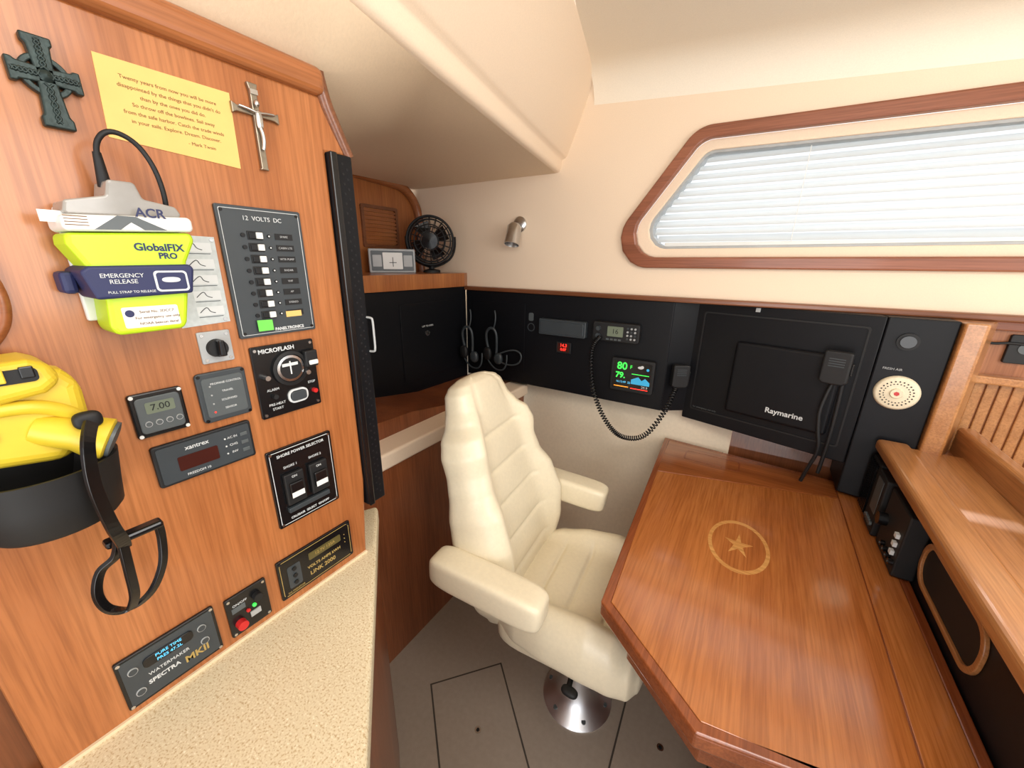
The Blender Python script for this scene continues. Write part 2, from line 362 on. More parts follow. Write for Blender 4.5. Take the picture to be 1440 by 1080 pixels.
# ---- emergency beacon
g=group("emergency_radio_beacon",(-.61,.16,1.54))
B=[(.108,1.573),(.214,1.579),(.216,1.570),(.203,1.545),(.198,1.51),(.190,1.475),(.186,1.468),(.126,1.467),(.121,1.475),(.124,1.505),(.119,1.535),(.107,1.562)]
prism("lime_body",PL,B,.006,.058,LIME,g,.006,3)
prism("white_collar",PL,rpoly([(.108,1.574),(.216,1.580),(.216,1.596),(.108,1.590)],.005),.004,.062,WHITE,g,.004,3)
prism("clear_housing",PL,rpoly([(.112,1.590),(.212,1.595),(.206,1.607),(.178,1.612),(.174,1.628),(.152,1.628),(.148,1.612),(.116,1.604)],.004,4),.008,.052,CLEAR,g,.006,3)
prism("navy_strap",PL,[(.116,1.507),(.200,1.510),(.206,1.538),(.203,1.543),(.116,1.541),(.109,1.536)],.0,.066,NAVY,g,.008,3)
slab("navy_clip",PL,.100,.112,1.512,1.535,.0,.03,NAVY,g,.004)
slab("bracket",PL,.115,.205,1.48,1.60,.0,.008,WHITE,g,.002)
tube("antenna",[PL.p(.155,1.615,.03),PL.p(.155,1.64,.035),PL.p(.153,1.662,.04),PL.p(.165,1.678,.045),PL.p(.185,1.672,.045),PL.p(.197,1.65,.045),PL.p(.201,1.62,.045),PL.p(.201,1.605,.04)],.0026,BLACKM,g)
cyl("antenna_boot",PL.p(.155,1.622,.03),PL.p(.154,1.655,.037),.006,BLACKM,g,.0035)
slab("tag",PL,.098,.125,1.583,1.594,.038,.041,WHITE,g)
text("brand_text","ACR",PL,.178,1.5965,.0625,.013,NAVY,g,bold=.0003)
prism("collar_mark",PL,[(.130,1.577),(.150,1.578),(.160,1.586),(.170,1.579),(.190,1.580),(.165,1.592),(.150,1.592)],.062,.0622,GREYM,g)
text("model_text","GlobalFIX",PL,.180,1.561,.0585,.011,NAVY,g,bold=.0003); text("model_text_2","PRO",PL,.186,1.552,.0585,.009,NAVY,g,bold=.0003)
text("strap_text","EMERGENCY\nRELEASE",PL,.140,1.528,.0665,.0062,LABEL,g)
prism("strap_picture",PL,rpoly(rect(.166,1.513,.197,1.536),.004),.066,.0668,LABEL,g)
prism("strap_picture_inner",PL,rpoly(rect(.168,1.515,.195,1.534),.003),.0668,.067,NAVY,g); superell("strap_beacon_icon",PL.p(.181,1.526,.0668),(.001,.018,.006),.8,.8,LABEL,g)
text("strap_small","PULL STRAP TO RELEASE",PL,.145,1.514,.0665,.0036,LABEL,g)
prism("id_label",PL,rpoly(rect(.133,1.474,.183,1.497),.002),.058,.0587,WHITE,g)
disc("id_logo",PL,.139,1.490,.0587,.059,.004,NAVY,g)
for i in range(3): text("id_line_%d"%i,["Serial No. 2DCC7","For emergency use only","NOAA beacon decal"][i],PL,.163,1.491-i*.0065,.0590,.0042,INK,g)
for i in range(4): slab("collar_line_%d"%i,PL,.110,.127,1.580+i*.0028,1.5808+i*.0028,.062,.0622,INK,g)
g=group("instruction_card",(-.65,.235,1.52))
prism("card",PL,[(.200,1.46),(.258,1.463),(.259,1.578),(.200,1.579)],.0002,.0015,CARD,g)
for i in range(5):
    zz=1.565-i*.021
    slab("picture_%d"%i,PL,.221,.253,zz-.007,zz+.005,.0015,.0018,LABEL,g)
    tube("sketch_%d"%i,[PL.p(.224,zz-.003,.002),PL.p(.230,zz+.003,.002),PL.p(.234,zz+.004,.002),PL.p(.236,zz-.003,.002),PL.p(.242,zz-.004,.002)],.0005,GREYD,g)
    slab("caption_%d"%i,PL,.222,.251,zz-.0095,zz-.0085,.0015,.0018,GREYM,g)
for k,(a,b) in enumerate([(.255,1.574),(.252,1.467)]): disc("pin_%d"%k,PL,a,b,.001,.003,.0025,SILVER,g)
# ---- 12V breaker panel
g=group("breaker_panel",(-.65,.325,1.53))
prism("plate",PL,rpoly(rect(.265,1.435,.384,1.622),.003),.0,.005,GREYD,g,.001)
ring("border_line",PL,rpoly(rect(.269,1.439,.380,1.618),.002),rpoly(rect(.2697,1.4397,.3793,1.6173),.002),.005,.0053,LABEL,g)
text("title","12  VOLTS  DC",PL,.325,1.606,.0054,.0085,LABEL,g)
for i in range(8):
    zz=1.583-i*.0165
    slab("rocker_bezel_%d"%i,PL,.300,.321,zz-.006,zz+.006,.005,.0065,BLACKM,g,.0006)
    slab("rocker_white_%d"%i,PL,.311,.320,zz-.0045,zz+.0045,.0065,.010,WHITE,g,.0008)
    slab("rocker_black_%d"%i,PL,.302,.311,zz-.0045,zz+.0045,.0065,.008,BLACKG,g,.0008)
    disc("pilot_%d"%i,PL,.294,zz,.005,.0075,.003,BLACKG,g,12)
    disc("lamp_%d"%i,PL,.330,zz,.005,.0065,.0024,BLACKG,g,12); disc("lamp_led_%d"%i,PL,.330,zz,.0065,.007,.0012,LABEL,g,8)
    slab("label_%d"%i,PL,.339,.366,zz-.0045,zz+.0045,.005,.0058,BLACKM,g)
    text("label_text_%d"%i,["SPARE","CABIN LTS","WTR PUMP","RADAR","VHF","AP","STEREO","REFRIG"][i],PL,.3525,zz,.0059,.0044,GREYL,g)
prism("green_sticker",PL,[(.290,1.444),(.312,1.444),(.312,1.460),(.290,1.461)],.0102,.0106,GREENS,g)
slab("tape_label",PL,.337,.362,1.461,1.470,.006,.0064,PAPER,g)
text("maker","PANELTRONICS",PL,.340,1.4435,.0054,.0065,LABEL,g,bold=.0002)
screws(PL,.265,1.435,.384,1.622,.005,g,.007,BLACKG)
g=group("battery_selector_switch",(-.64,.233,1.43))
prism("plate",PL,rpoly(rect(.213,1.407,.253,1.452),.002),0,.004,GREYL,g,.001)
disc("dial",PL,.233,1.428,.004,.012,.013,BLACKM,g,28,.012)
prism("lever",PL,[(.229,1.418),(.238,1.418),(.237,1.441),(.230,1.441)],.012,.024,BLACKG,g,.002)
screws(PL,.213,1.407,.253,1.452,.004,g,.005)
g=group("level_monitor_panel",(-.65,.23,1.36))
prism("frame",PL,rpoly(rect(.198,1.321,.262,1.395),.006),0,.006,GREYD,g,.002)
prism("face",PL,rpoly(rect(.204,1.329,.256,1.387),.004),.006,.007,GREYM,g)
for i in range(4):
    text("txt_%d"%i,["PROPANE CONTROL","TRAVEL","SOLENOID","SENSOR"][i],PL,.234,1.378-i*.013,.0072,.0042,LABEL,g)
    disc("dot_%d"%i,PL,.213,1.375-i*.013,.007,.008,.0012,[GREYL,GREYL,GREYL,LEDR][i],g,8)
screws(PL,.198,1.321,.262,1.395,.006,g,.004,BLACKG)
g=group("digital_meter",(-.65,.155,1.355))
prism("frame",PL,rpoly(rect(.126,1.325,.182,1.385),.004),0,.006,BLACKG,g,.002)
prism("face",PL,rpoly(rect(.131,1.331,.177,1.379),.005),.006,.008,GREYM,g,.001)
prism("lcd",PL,rpoly(rect(.140,1.357,.170,1.372),.002),.008,.0086,LCD,g)
text("digits","7.00",PL,.155,1.3645,.0088,.012,BLACKM,g)
for i in range(4): disc("button_%d"%i,PL,.139+i*.0108,1.344,.008,.010,.0038,GREYL,g,14); disc("button_in_%d"%i,PL,.139+i*.0108,1.344,.010,.0103,.0030,GREYM,g,14)
screws(PL,.126,1.325,.182,1.385,.006,g,.0035,WHITE)
g=group("charger_control",(-.65,.194,1.28))
prism("frame",PL,rpoly(rect(.133,1.249,.254,1.310),.004),0,.007,BLACKM,g,.002)
prism("face",PL,rpoly(rect(.137,1.253,.250,1.306),.003),.007,.008,GREYD,g)
prism("display",PL,rpoly(rect(.157,1.266,.205,1.287),.002),.008,.009,REDW,g)
text("maker","xantrex",PL,.182,1.297,.0082,.009,LABEL,g,bold=.0001); text("model","FREEDOM 10",PL,.178,1.258,.0082,.005,LABEL,g)
for i in range(3):
    disc("led_%d"%i,PL,.216,1.292-i*.012,.008,.009,.0012,LABEL,g,8)
    text("mark_%d"%i,["AC IN","CHG","INV"][i],PL,.226,1.292-i*.012,.0082,.005,LABEL,g)
    slab("button_%d"%i,PL,.236,.246,1.289-i*.013,1.295-i*.013,.008,.010,GREYM,g,.001)
g=group("windlass_meter_panel",(-.65,.325,1.36))
prism("plate",PL,rpoly(rect(.274,1.301,.375,1.420),.003),0,.005,BLACKG,g,.001)
text("title","MICROFLASH",PL,.313,1.411,.0054,.0095,LABEL,g,bold=.0002)
lathe("gauge_bezel",PL.p(.329,1.377,.005),PL.n,[(.029,0),(.029,.005),(.024,.006),(.023,.002),(0,.002)],BLACKM,g,36)
lathe("gauge_ring",PL.p(.329,1.377,.007),PL.n,[(.022,0),(.022,.002),(.018,.0025),(.018,.001)],SILVER,g,36)
disc("gauge_face",PL,.329,1.377,.007,.0075,.018,BLACKM,g,30)
slab("gauge_band",PL,.316,.342,1.381,1.386,.0075,.008,LABEL,g)
slab("gauge_needle",PL,.328,.33,1.367,1.389,.008,.0085,WHITE,g)
slab("side_switch",PL,.352,.374,1.374,1.402,.005,.016,BLACKM,g,.002); slab("side_switch_tip",PL,.356,.372,1.378,1.386,.016,.020,WHITE,g,.002)
disc("knob_l",PL,.288,1.370,.005,.016,.004,SILVER,g,14); disc("knob_r",PL,.355,1.365,.005,.014,.004,SILVER,g,14)
ring("breaker_trim",PL,rpoly(rect(.318,1.316,.352,1.340),.010),rpoly(rect(.321,1.319,.349,1.337),.008),.005,.008,LABEL,g)
prism("breaker",PL,rpoly(rect(.322,1.320,.348,1.336),.004),.005,.011,GREYD,g,.001)
disc("alarm_knob",PL,.297,1.336,.005,.012,.004,BLACKM,g,14); disc("reset_knob",PL,.364,1.329,.005,.012,.004,RED,g,14)
text("t1","ALARM",PL,.297,1.347,.0054,.006,LABEL,g); text("t2","PRE-HEAT",PL,.300,1.322,.0054,.006,LABEL,g); text("t3","START",PL,.300,1.314,.0054,.006,LABEL,g); text("t4","STOP",PL,.362,1.345,.0054,.0055,LABEL,g)
screws(PL,.274,1.301,.375,1.420,.005,g,.006)
g=group("shore_power_selector",(-.65,.325,1.17))
prism("plate",PL,rpoly(rect(.267,1.094,.383,1.243),.003),0,.005,BLACKG,g,.001)
ring("border_line",PL,rpoly(rect(.271,1.098,.379,1.239),.002),rpoly(rect(.272,1.099,.378,1.238),.002),.005,.0053,LABEL,g)
text("title","SHORE POWER SELECTOR",PL,.325,1.2295,.0054,.0072,LABEL,g,bold=.0001)
for k,a in enumerate((.302,.347)):
    slab("breaker_%d"%k,PL,a-.017,a+.017,1.135,1.195,.005,.013,BLACKM,g,.002)
    slab("rocker_%d"%k,PL,a-.012,a+.012,1.150,1.178,.013,.018,BLACKG,g,.002)
    slab("rocker_mark_%d"%k,PL,a-.011,a+.011,1.150,1.160,.018,.0184,WHITE,g)
    text("lbl_%d"%k,["SHORE 1","SHORE 2"][k],PL,a,1.206,.0054,.0062,LABEL,g)
    text("lbl_b_%d"%k,["ON","ON"][k],PL,a,1.188,.0134,.006,LABEL,g)
slab("slide_lock",PL,.285,.362,1.120,1.129,.005,.012,GREYD,g,.001)
text("foot","CRUISAIR  SELECT  ON/OFF",PL,.325,1.106,.0054,.006,LABEL,g,bold=.0001)
screws(PL,.267,1.094,.383,1.243,.005,g,.006)
g=group("ships_systems_monitor",(-.65,.322,.99))
prism("plate",PL,rpoly(rect(.248,.949,.397,1.033),.003),0,.005,BLACKG,g,.001)
ring("border_line",PL,rpoly(rect(.252,.953,.393,1.029),.006),rpoly(rect(.253,.954,.392,1.028),.006),.005,.0053,GOLDP,g)
prism("display",PL,rpoly(rect(.305,1.000,.372,1.015),.002),.005,.0065,LCDG,g)
text("disp","12.7V 135A",PL,.338,1.0075,.0067,.009,GOLDP,g)
text("t1","VOLTS AMPS kWH",PL,.335,.985,.0054,.0085,GOLDP,g,bold=.0002); text("t2","LINK 2000",PL,.33,.970,.0054,.012,GOLDP,g,bold=.0002)
prism("keys",PL,rpoly(rect(.264,.965,.288,1.012),.003),.005,.0056,GREYD,g)
for i in range(3): disc("key_%d"%i,PL,.276,.974+i*.015,.0056,.008,.004,BLACKM,g,14)
text("t3","DC MONITOR",PL,.275,.958,.0054,.005,GOLDP,g)
for i in range(3): disc("led_%d"%i,PL,.381,.99+i*.009,.005,.006,.001,GOLDP,g,8)
screws(PL,.248,.949,.397,1.033,.005,g,.006,BLACKM)
g=group("gas_solenoid_panel",(-.65,.196,.985))
prism("plate",PL,rpoly(rect(.165,.945,.228,1.022),.003),0,.005,BLACKG,g,.001)
disc("red_knob",PL,.180,.966,.005,.016,.008,RED,g,20); disc("red_lamp",PL,.194,.981,.005,.008,.003,RED,g,12)
slab("toggle_base",PL,.196,.212,.964,.974,.005,.007,GREYL,g); disc("green_led",PL,.204,.984,.005,.008,.003,LEDG,g,12)
disc("grey_knob",PL,.210,.999,.005,.014,.007,BLACKM,g,20); text("t1","ON/OFF",PL,.185,1.004,.0054,.006,LABEL,g); slab("lbl",PL,.172,.192,.990,1.0,.005,.0055,GREYM,g)
screws(PL,.165,.945,.228,1.022,.005,g,.005)
g=group("watermaker_control",(-.65,.093,.986))
prism("plate",PL,rpoly(rect(.036,.944,.151,1.029),.003),0,.005,BLACKG,g,.001)
prism("face",PL,rpoly(rect(.040,.948,.147,1.025),.003),.005,.0055,GREYD,g)
prism("display",PL,rpoly(rect(.062,.996,.120,1.013),.006),.0055,.0075,BLACKG,g,.0008)
text("d1","PURE TIME",PL,.091,1.0085,.0078,.0065,LEDC,g); text("d2","PRES 47.2L",PL,.091,1.0005,.0078,.0065,LEDC,g)
for k,(a,b) in enumerate([(.051,1.004),(.131,1.004),(.052,.965),(.131,.979)]):
    disc("button_%d"%k,PL,a,b,.0055,.0075,.0055,GREYL,g,16); disc("button_in_%d"%k,PL,a,b,.0075,.0078,.0047,GREYD,g,16)
text("t1","WATERMAKER",PL,.088,.983,.0057,.0072,LABEL,g); text("t2","SPECTRA",PL,.080,.970,.0057,.009,LABEL,g,bold=.0002); text("t3","MKII",PL,.119,.966,.0057,.016,GOLDP,g,bold=.0004)
screws(PL,.036,.944,.151,1.029,.005,g,.004)
# ---- yellow spotlight in cup holder with strap
g=group("yellow_spotlight_in_holder",(-.60,.05,1.34))
prism("body",PL,[(-.02,1.36),(.060,1.345),(.084,1.372),(.086,1.425),(.076,1.440),(.060,1.447),(.01,1.447),(-.02,1.432)],.022,.066,YEL,g,.012,4)
prism("upper_shell",PL,[(.002,1.425),(.030,1.418),(.060,1.422),(.073,1.432),(.068,1.450),(.055,1.457),(.018,1.456)],.012,.080,YEL,g,.012,4)
prism("top_recess",PL,rpoly(rect(.026,1.437,.058,1.450),.004),.078,.082,BLACKM,g)
slab("vent_a",PL,.030,.038,1.439,1.452,.080,.084,YEL,g,.001); slab("vent_b",PL,.047,.056,1.441,1.452,.080,.084,BLACKG,g,.001)
tube("side_grip",[PL.p(-.01,1.41,.066),PL.p(.03,1.415,.07),PL.p(.065,1.405,.068),PL.p(.08,1.385,.062)],.007,YEL,g)
slab("warning_strip",PL,.0,.022,1.382,1.394,.066,.0675,BLACKM,g)
text("warning_text","DO NOT CUT",PL,.011,1.388,.0677,.0035,LABEL,g)
a=PL.p(.045,1.386,.058); b=PL.p(.104,1.354,.083); d=(b-a)
lathe("lamp_head",a,d,[(0,0),(.014,.0),(.016,.01),(.017,.030),(.021,.040),(.022,.054),(.018,.056),(.0,.056)],YEL,g,28)
lathe("lens_ring",a+d.normalized()*.056,d,[(.019,0),(.019,.003),(.014,.004),(0,.001)],GREYM,g,28)
superell("trigger_knob",PL.p(.078,1.390,.086),(.014,.022,.018),.7,.7,BLACKM,g)
lathe("cup_holder",PL.p(.040,1.280,.052),(0,0,1),[(0,0),(.046,.0),(.051,.006),(.054,.035),(.058,.066),(.055,.066),(.051,.035),(.046,.008),(0,.006)],BLACKM,g,36)
slab("holder_back",PL,-.01,.10,1.27,1.35,0,.008,BLACKM,g,.003)
def strap(name,pts,w,t,mat,par):
    vs=[];fs=[];n=len(pts)
    for i,p in enumerate(pts):
        d=(V(pts[min(i+1,n-1)])-V(pts[max(i-1,0)])).normalized(); s=V((.35,-.55,.35)).normalized(); q=d.cross(s).normalized(); s=q.cross(d).normalized()
        for (x,y) in ((w/2,t/2),(w/2,-t/2),(-w/2,-t/2),(-w/2,t/2)): vs.append(V(p)+s*x+q*y)
    for i in range(n-1):
        for k in range(4): fs.append([4*i+k,4*i+(k+1)%4,4*i+4+(k+1)%4,4*i+4+k])
    fs+=[[0,1,2,3],[4*n-4,4*n-3,4*n-2,4*n-1]]
    return mesh(name,vs,fs,mat,par,False,.0006)
def cat(P,k=6):
    P=[V(p) for p in P]; out=[]
    for i in range(len(P)-1):
        p0=P[max(i-1,0)];p1=P[i];p2=P[i+1];p3=P[min(i+2,len(P)-1)]
        for j in range(k):
            t=j/k; out.append(.5*((2*p1)+(p2-p0)*t+(2*p0-5*p1+4*p2-p3)*t*t+(3*p1-p0-3*p2+p3)*t**3))
    out.append(P[-1]); return out
strap("strap_drop",cat([PL.p(.078,1.390,.098),PL.p(.068,1.37,.114),PL.p(.063,1.33,.118),PL.p(.066,1.28,.112),PL.p(.071,1.250,.10),PL.p(.072,1.236,.09)]),.012,.004,BLACKG,g)
strap("strap_loop",cat([PL.p(.070,1.250,.09),PL.p(.064,1.228,.085),PL.p(.050,1.215,.08),PL.p(.042,1.19,.08),PL.p(.046,1.165,.08),PL.p(.062,1.152,.08),PL.p(.083,1.160,.08),PL.p(.100,1.185,.075),PL.p(.107,1.215,.07),PL.p(.108,1.238,.07)]),.009,.005,BLACKG,g)
slab("strap_bridge",PL,.060,.112,1.234,1.243,.062,.078,BLACKG,g,.003)
strap("strap_tail",cat([PL.p(.071,1.245,.095),PL.p(.069,1.21,.095),PL.p(.067,1.175,.092),PL.p(.062,1.155,.085)]),.010,.004,BLACKG,g)
# ------------------------------------------------------------------ CONSOLE
g=group("side_console_cabinet",(-1.5,1.3,1.17))
prism("carcass",CL,[(.80,.93),(1.70,.93),(1.70,1.425),(.80,1.425)],-.30,0,BLACK,g,.004)
prism("lower_fairing",CL,rpoly([(1.0,.865),(1.70,.905),(1.70,.97),(1.0,.97)],[.05,.001,.001,.001]),-.25,-.002,BLACK,g,.02,3)
slab("access_door",CL,1.22,1.66,.99,1.36,0,.004,BLACK,g,.002)
disc("lock",CL,1.384,1.21,.004,.008,.014,SILVER,g,24); disc("lock_key",CL,1.384,1.21,.008,.012,.006,BLACKM,g,12)
text("lock_label","LIFT TO OPEN",CL,1.39,1.245,.0045,.012,LABEL,g)
g=group("instrument_console",(-.8,1.77,1.17))
prism("middle_section",WORLD,[(-1.368,1.70),(-.285,1.70),(-.285,1.84),(-1.368,1.84)],.93,1.405,BLACK,g,.004)
slab("middle_door",CM,-1.32,-.99,1.0,1.35,-.01,.002,BLACK,g,.001)
ring("outlet_ring",CM,[( -.953+.021*math.cos(i*.3142),1.238+.021*math.sin(i*.3142)) for i in range(20)],[( -.953+.017*math.cos(i*.3142),1.238+.017*math.sin(i*.3142)) for i in range(20)],0,.002,GREYD,g)
prism("status_light",CM,rpoly(rect(-.967,1.27,-.94,1.31),.008),0,.002,GREYM,g)
g=group("chartplotter_cabinet",(.07,1.77,1.17))
prism("middle_return",WORLD,[(-.285,1.702),(-.20,1.765),(-.20,1.84),(-.285,1.84)],.93,1.405,BLACK,g,.002)
prism("angled_section",WORLD,[(-.205,1.765),(.345,1.62),(.345,1.84),(-.205,1.84)],.90,1.405,BLACK,g,.004)
u=V((.55,-.145,0)).normalized(); AF=FR((-.205,1.765,0),u,(0,0,1),V((u.y,-u.x,0)))
ring("screen_cover_edge",AF,rpoly(rect(.03,.95,.54,1.37),.01),rpoly(rect(.036,.956,.534,1.364),.008),0,.004,BLACKM,g)
slab("chartplotter_cover",AF,.17,.50,.985,1.27,0,.022,BLACK,g,.012,3)
text("maker","Raymarine",AF,.37,1.030,.0225,.028,LABEL,g,bold=.0005)
slab("top_latch",AF,.21,.225,1.385,1.40,.0,.006,GREYL,g,.001)
text("fine_print","for emergency use only",AF,.09,.965,.0045,.010,GREYM,g)
g=group("console_end_cabinet",(.42,1.72,1.1))
prism("end_section",WORLD,[(.347,1.624),(.498,1.601),(.498,1.84),(.347,1.84)],.79,1.405,BLACK,g,.004)
EF=FR((.340,1.625,0),V((.165,-.025,0)),(0,0,1),V((-.025,-.165,0)))
disc("round_socket",EF,.065,1.335,0,.008,.026,BLACKM,g,28); disc("round_socket_cap",EF,.065,1.335,.008,.014,.018,BLACKG,g,28)
text("vent_label","FRESH AIR",EF,.05,1.247,.001,.010,GREYL,g)
g=group("cabin_vent_speaker",(.41,1.6,1.18))
lathe("flange",EF.p(.075,1.175,.001),EF.n,[(.054,0),(.054,.006),(.050,.012),(.046,.014),(0,.014)],IVORY,g,40)
for i in range(24):
    t=2*math.pi*i/24; disc("hole_%d"%i,EF,.075+.038*math.cos(t),1.175+.038*math.sin(t),.0148,.0157,.0022,BLACKM,g,8)
    disc("hole_in_%d"%i,EF,.075+.030*math.cos(t+.13),1.175+.030*math.sin(t+.13),.0148,.0157,.0018,BLACKM,g,8)
disc("centre",EF,.075,1.175,.014,.020,.017,IVORY,g,28,.014); disc("centre_mark",EF,.075,1.175,.020,.0205,.007,RED,g,6)
slab("trim_console_top",WORLD,-1.372,XR,1.685,1.722,1.404,1.424,W_TRIMX,None,.005)
g=group("trim_shelf",(-1.5,1.3,1.45))
prism("shelf_board",WORLD,rpoly([(-1.72,.75),(-1.355,.75),(-1.345,1.66),(-1.37,1.715),(-1.72,1.715)],[.001,.001,.03,.01,.001]),1.424,1.492,W_BULK,g,.012,3)
g=group("car_stereo",(-.77,1.68,1.25))
prism("face",CM,rpoly(rect(-.894,1.215,-.65,1.292),.008),.002,.03,GREYD,g,.004,3)
prism("lid",CM,rpoly(rect(-.884,1.225,-.66,1.282),.006),.03,.034,GREYD,g,.002)
g=group("vhf_radio",(-.51,1.68,1.26))
prism("body",CM,rpoly(rect(-.615,1.218,-.405,1.303),.012),.002,.035,BLACKM,g,.005,3)
prism("screen",CM,rpoly(rect(-.545,1.243,-.475,1.287),.003),.035,.037,LCD,g)
text("screen_text","16",CM,-.51,1.265,.0372,.03,BLACKM,g)
disc("knob_a",CM,-.585,1.275,.035,.05,.010,GREYD,g,20); disc("knob_b",CM,-.585,1.243,.035,.05,.010,GREYD,g,20)
for i in range(3):
    for j in range(4): disc("key_%d_%d"%(i,j),CM,-.455+i*.016,1.238+j*.015,.035,.039,.0045,GREYL if (i+j)%3 else GREYD,g,10)
for i in range(4): slab("softkey_%d"%i,CM,-.548+i*.018,-.536+i*.018,1.226,1.233,.035,.038,GREYM,g)
g=group("weather_station_display",(-.42,1.68,1.075))
prism("case",CM,rpoly(rect(-.515,1.0,-.325,1.15),.010),.002,.03,BLACKM,g,.004,3)
prism("screen",CM,rpoly(rect(-.503,1.012,-.337,1.138),.003),.03,.0305,BLACKG,g)
text("s1","80",CM,-.465,1.115,.031,.046,LEDG,g,bold=.001); text("s2","79.",CM,-.47,1.073,.031,.036,LEDG,g,bold=.001); text("s4","F",CM,-.425,1.115,.031,.022,LEDG,g)
superell("cloud",CM.p(-.385,1.118,.031),(.024,.003,.012),1,1,LABEL,g); superell("cloud_2",CM.p(-.378,1.121,.031),(.014,.003,.014),1,1,LABEL,g); disc("sun_icon",CM,-.353,1.112,.0305,.031,.006,LEDB,g)
prism("forecast",CM,[(-.42,1.04),(-.34,1.04),(-.34,1.055),(-.36,1.072),(-.375,1.06),(-.39,1.075),(-.42,1.06)],.0305,.031,LEDB,g)
text("s3","16:12:49  22",CM,-.455,1.043,.031,.013,LEDC,g); text("s5","29.9",CM,-.36,1.030,.031,.016,LABEL,g)
slab("bar_a",CM,-.495,-.43,1.02,1.024,.0305,.031,LEDY,g); slab("bar_b",CM,-.42,-.345,1.018,1.021,.0305,.031,LEDR,g); slab("bar_c",CM,-.42,-.345,1.084,1.087,.0305,.031,LEDG,g)
g=group("volt_readout",(-.763,1.69,1.16))
prism("case",CM,rpoly(rect(-.803,1.13,-.725,1.185),.004),.002,.012,BLACKM,g,.002)
prism("glass",CM,rpoly(rect(-.795,1.137,-.733,1.178),.002),.012,.013,REDW,g)
text("d1","14.3",CM,-.764,1.168,.0132,.022,LEDR,g,bold=.0003); text("d2","0.07",CM,-.764,1.148,.0132,.018,LEDR,g,bold=.0003)
def coil(name,path,R,turns,r,mat,par):
    P=cat(path,24); n=len(P); pts=[]; tot=turns*10
    for i in range(tot+1):
        f=i/tot*(n-1); k=min(int(f),n-2); p=P[k].lerp(P[k+1],f-k); d=(P[k+1]-P[k]).normalized()
        s=d.cross(V((.1,-1,.13))).normalized(); q=d.cross(s); a=2*math.pi*i/10
        pts.append(p+s*R*math.cos(a)+q*R*math.sin(a))
    return tube(name,pts,r,mat,par,False,False,1)
def mic(par,c,n,h=.085,w=.055):
    n=V(n).normalized(); uu=V((0,0,1)).cross(n).normalized(); f=FR(c,uu,(0,0,1),n)
    prism("mic_body",f,rpoly([(-w/2,-h/2+.01),(-w*.35,-h/2),(w*.35,-h/2),(w/2,-h/2+.01),(w/2,h/2),(-w/2,h/2)],.008),0,.03,BLACKM,par,.006,3)
    for i in range(4): slab("mic_slot_%d"%i,f,-w*.28,w*.28,h*.05+i*.008,h*.05+.003+i*.008,.03,.0305,GREYD,par)
    slab("mic_key",f,w/2,w/2+.006,-.02,.02,.006,.022,BLACKG,par,.002); slab("mic_hook",f,-.01,.01,-.01,.02,-.015,0,BLACKG,par)
g=group("radio_microphone",(-.24,1.69,1.08))
mic(g,V((-.235,1.715,1.10)),V((.5,-.8,0)),.10,.07)
coil("coiled_cord",[(-.57,1.65,1.24),(-.60,1.64,1.18),(-.585,1.62,1.05),(-.54,1.61,.93),(-.47,1.60,.84),(-.40,1.60,.81),(-.32,1.61,.84),(-.26,1.65,.95),(-.235,1.68,1.05)],.0095,75,.0028,BLACKG,g)
g=group("radio_microphone",(.28,1.6,1.2))
mic(g,AF.p(.485,1.235,.038),AF.n,.11,.075)
tube("cord",[AF.p(.485,1.18,.045),AF.p(.47,1.10,.055),AF.p(.48,1.02,.055),AF.p(.50,.94,.05),AF.p(.48,.86,.04),AF.p(.47,.80,.03)],.006,BLACKM,g)
tube("cord_second",[AF.p(.51,1.19,.045),AF.p(.52,1.0,.035),AF.p(.51,.85,.03)],.006,BLACKM,g)
g=group("headset",(-1.3,1.62,1.1))
for k,(x,y) in enumerate([(-1.30,1.62),(-1.17,1.66)]):
    tube("hook_band_%d"%k,[(x-.02,y,1.10),(x-.035,y-.01,1.17),(x-.01,y-.015,1.22),(x+.025,y-.01,1.22),(x+.04,y-.005,1.17),(x+.03,y,1.08)],.007,GREYD,g)
    superell("ear_pad_%d"%k,(x-.02,y-.01,1.08),(.05,.03,.07),.8,.8,BLACKM,g); superell("ear_pad_b_%d"%k,(x+.05,y-.01,1.06),(.05,.03,.06),.8,.8,GREYD,g)
    tube("cord_%d"%k,[(x-.02,y-.01,1.05),(x+.03,y-.03,1.00),(x+.12,y-.03,1.01),(x+.11,y-.02,1.09)],.004,GREYD,g)
    tube("cord_top_%d"%k,[(x+.02,y-.01,1.22),(x+.04,y-.01,1.27),(x+.02,y,1.31)],.004,GREYD,g)
tube("cord_link",[(-1.11,1.65,1.09),(-1.05,1.67,1.12),(-.99,1.68,1.10),(-1.0,1.67,1.04),(-1.08,1.65,1.03),(-1.14,1.64,1.06)],.004,GREYD,g)
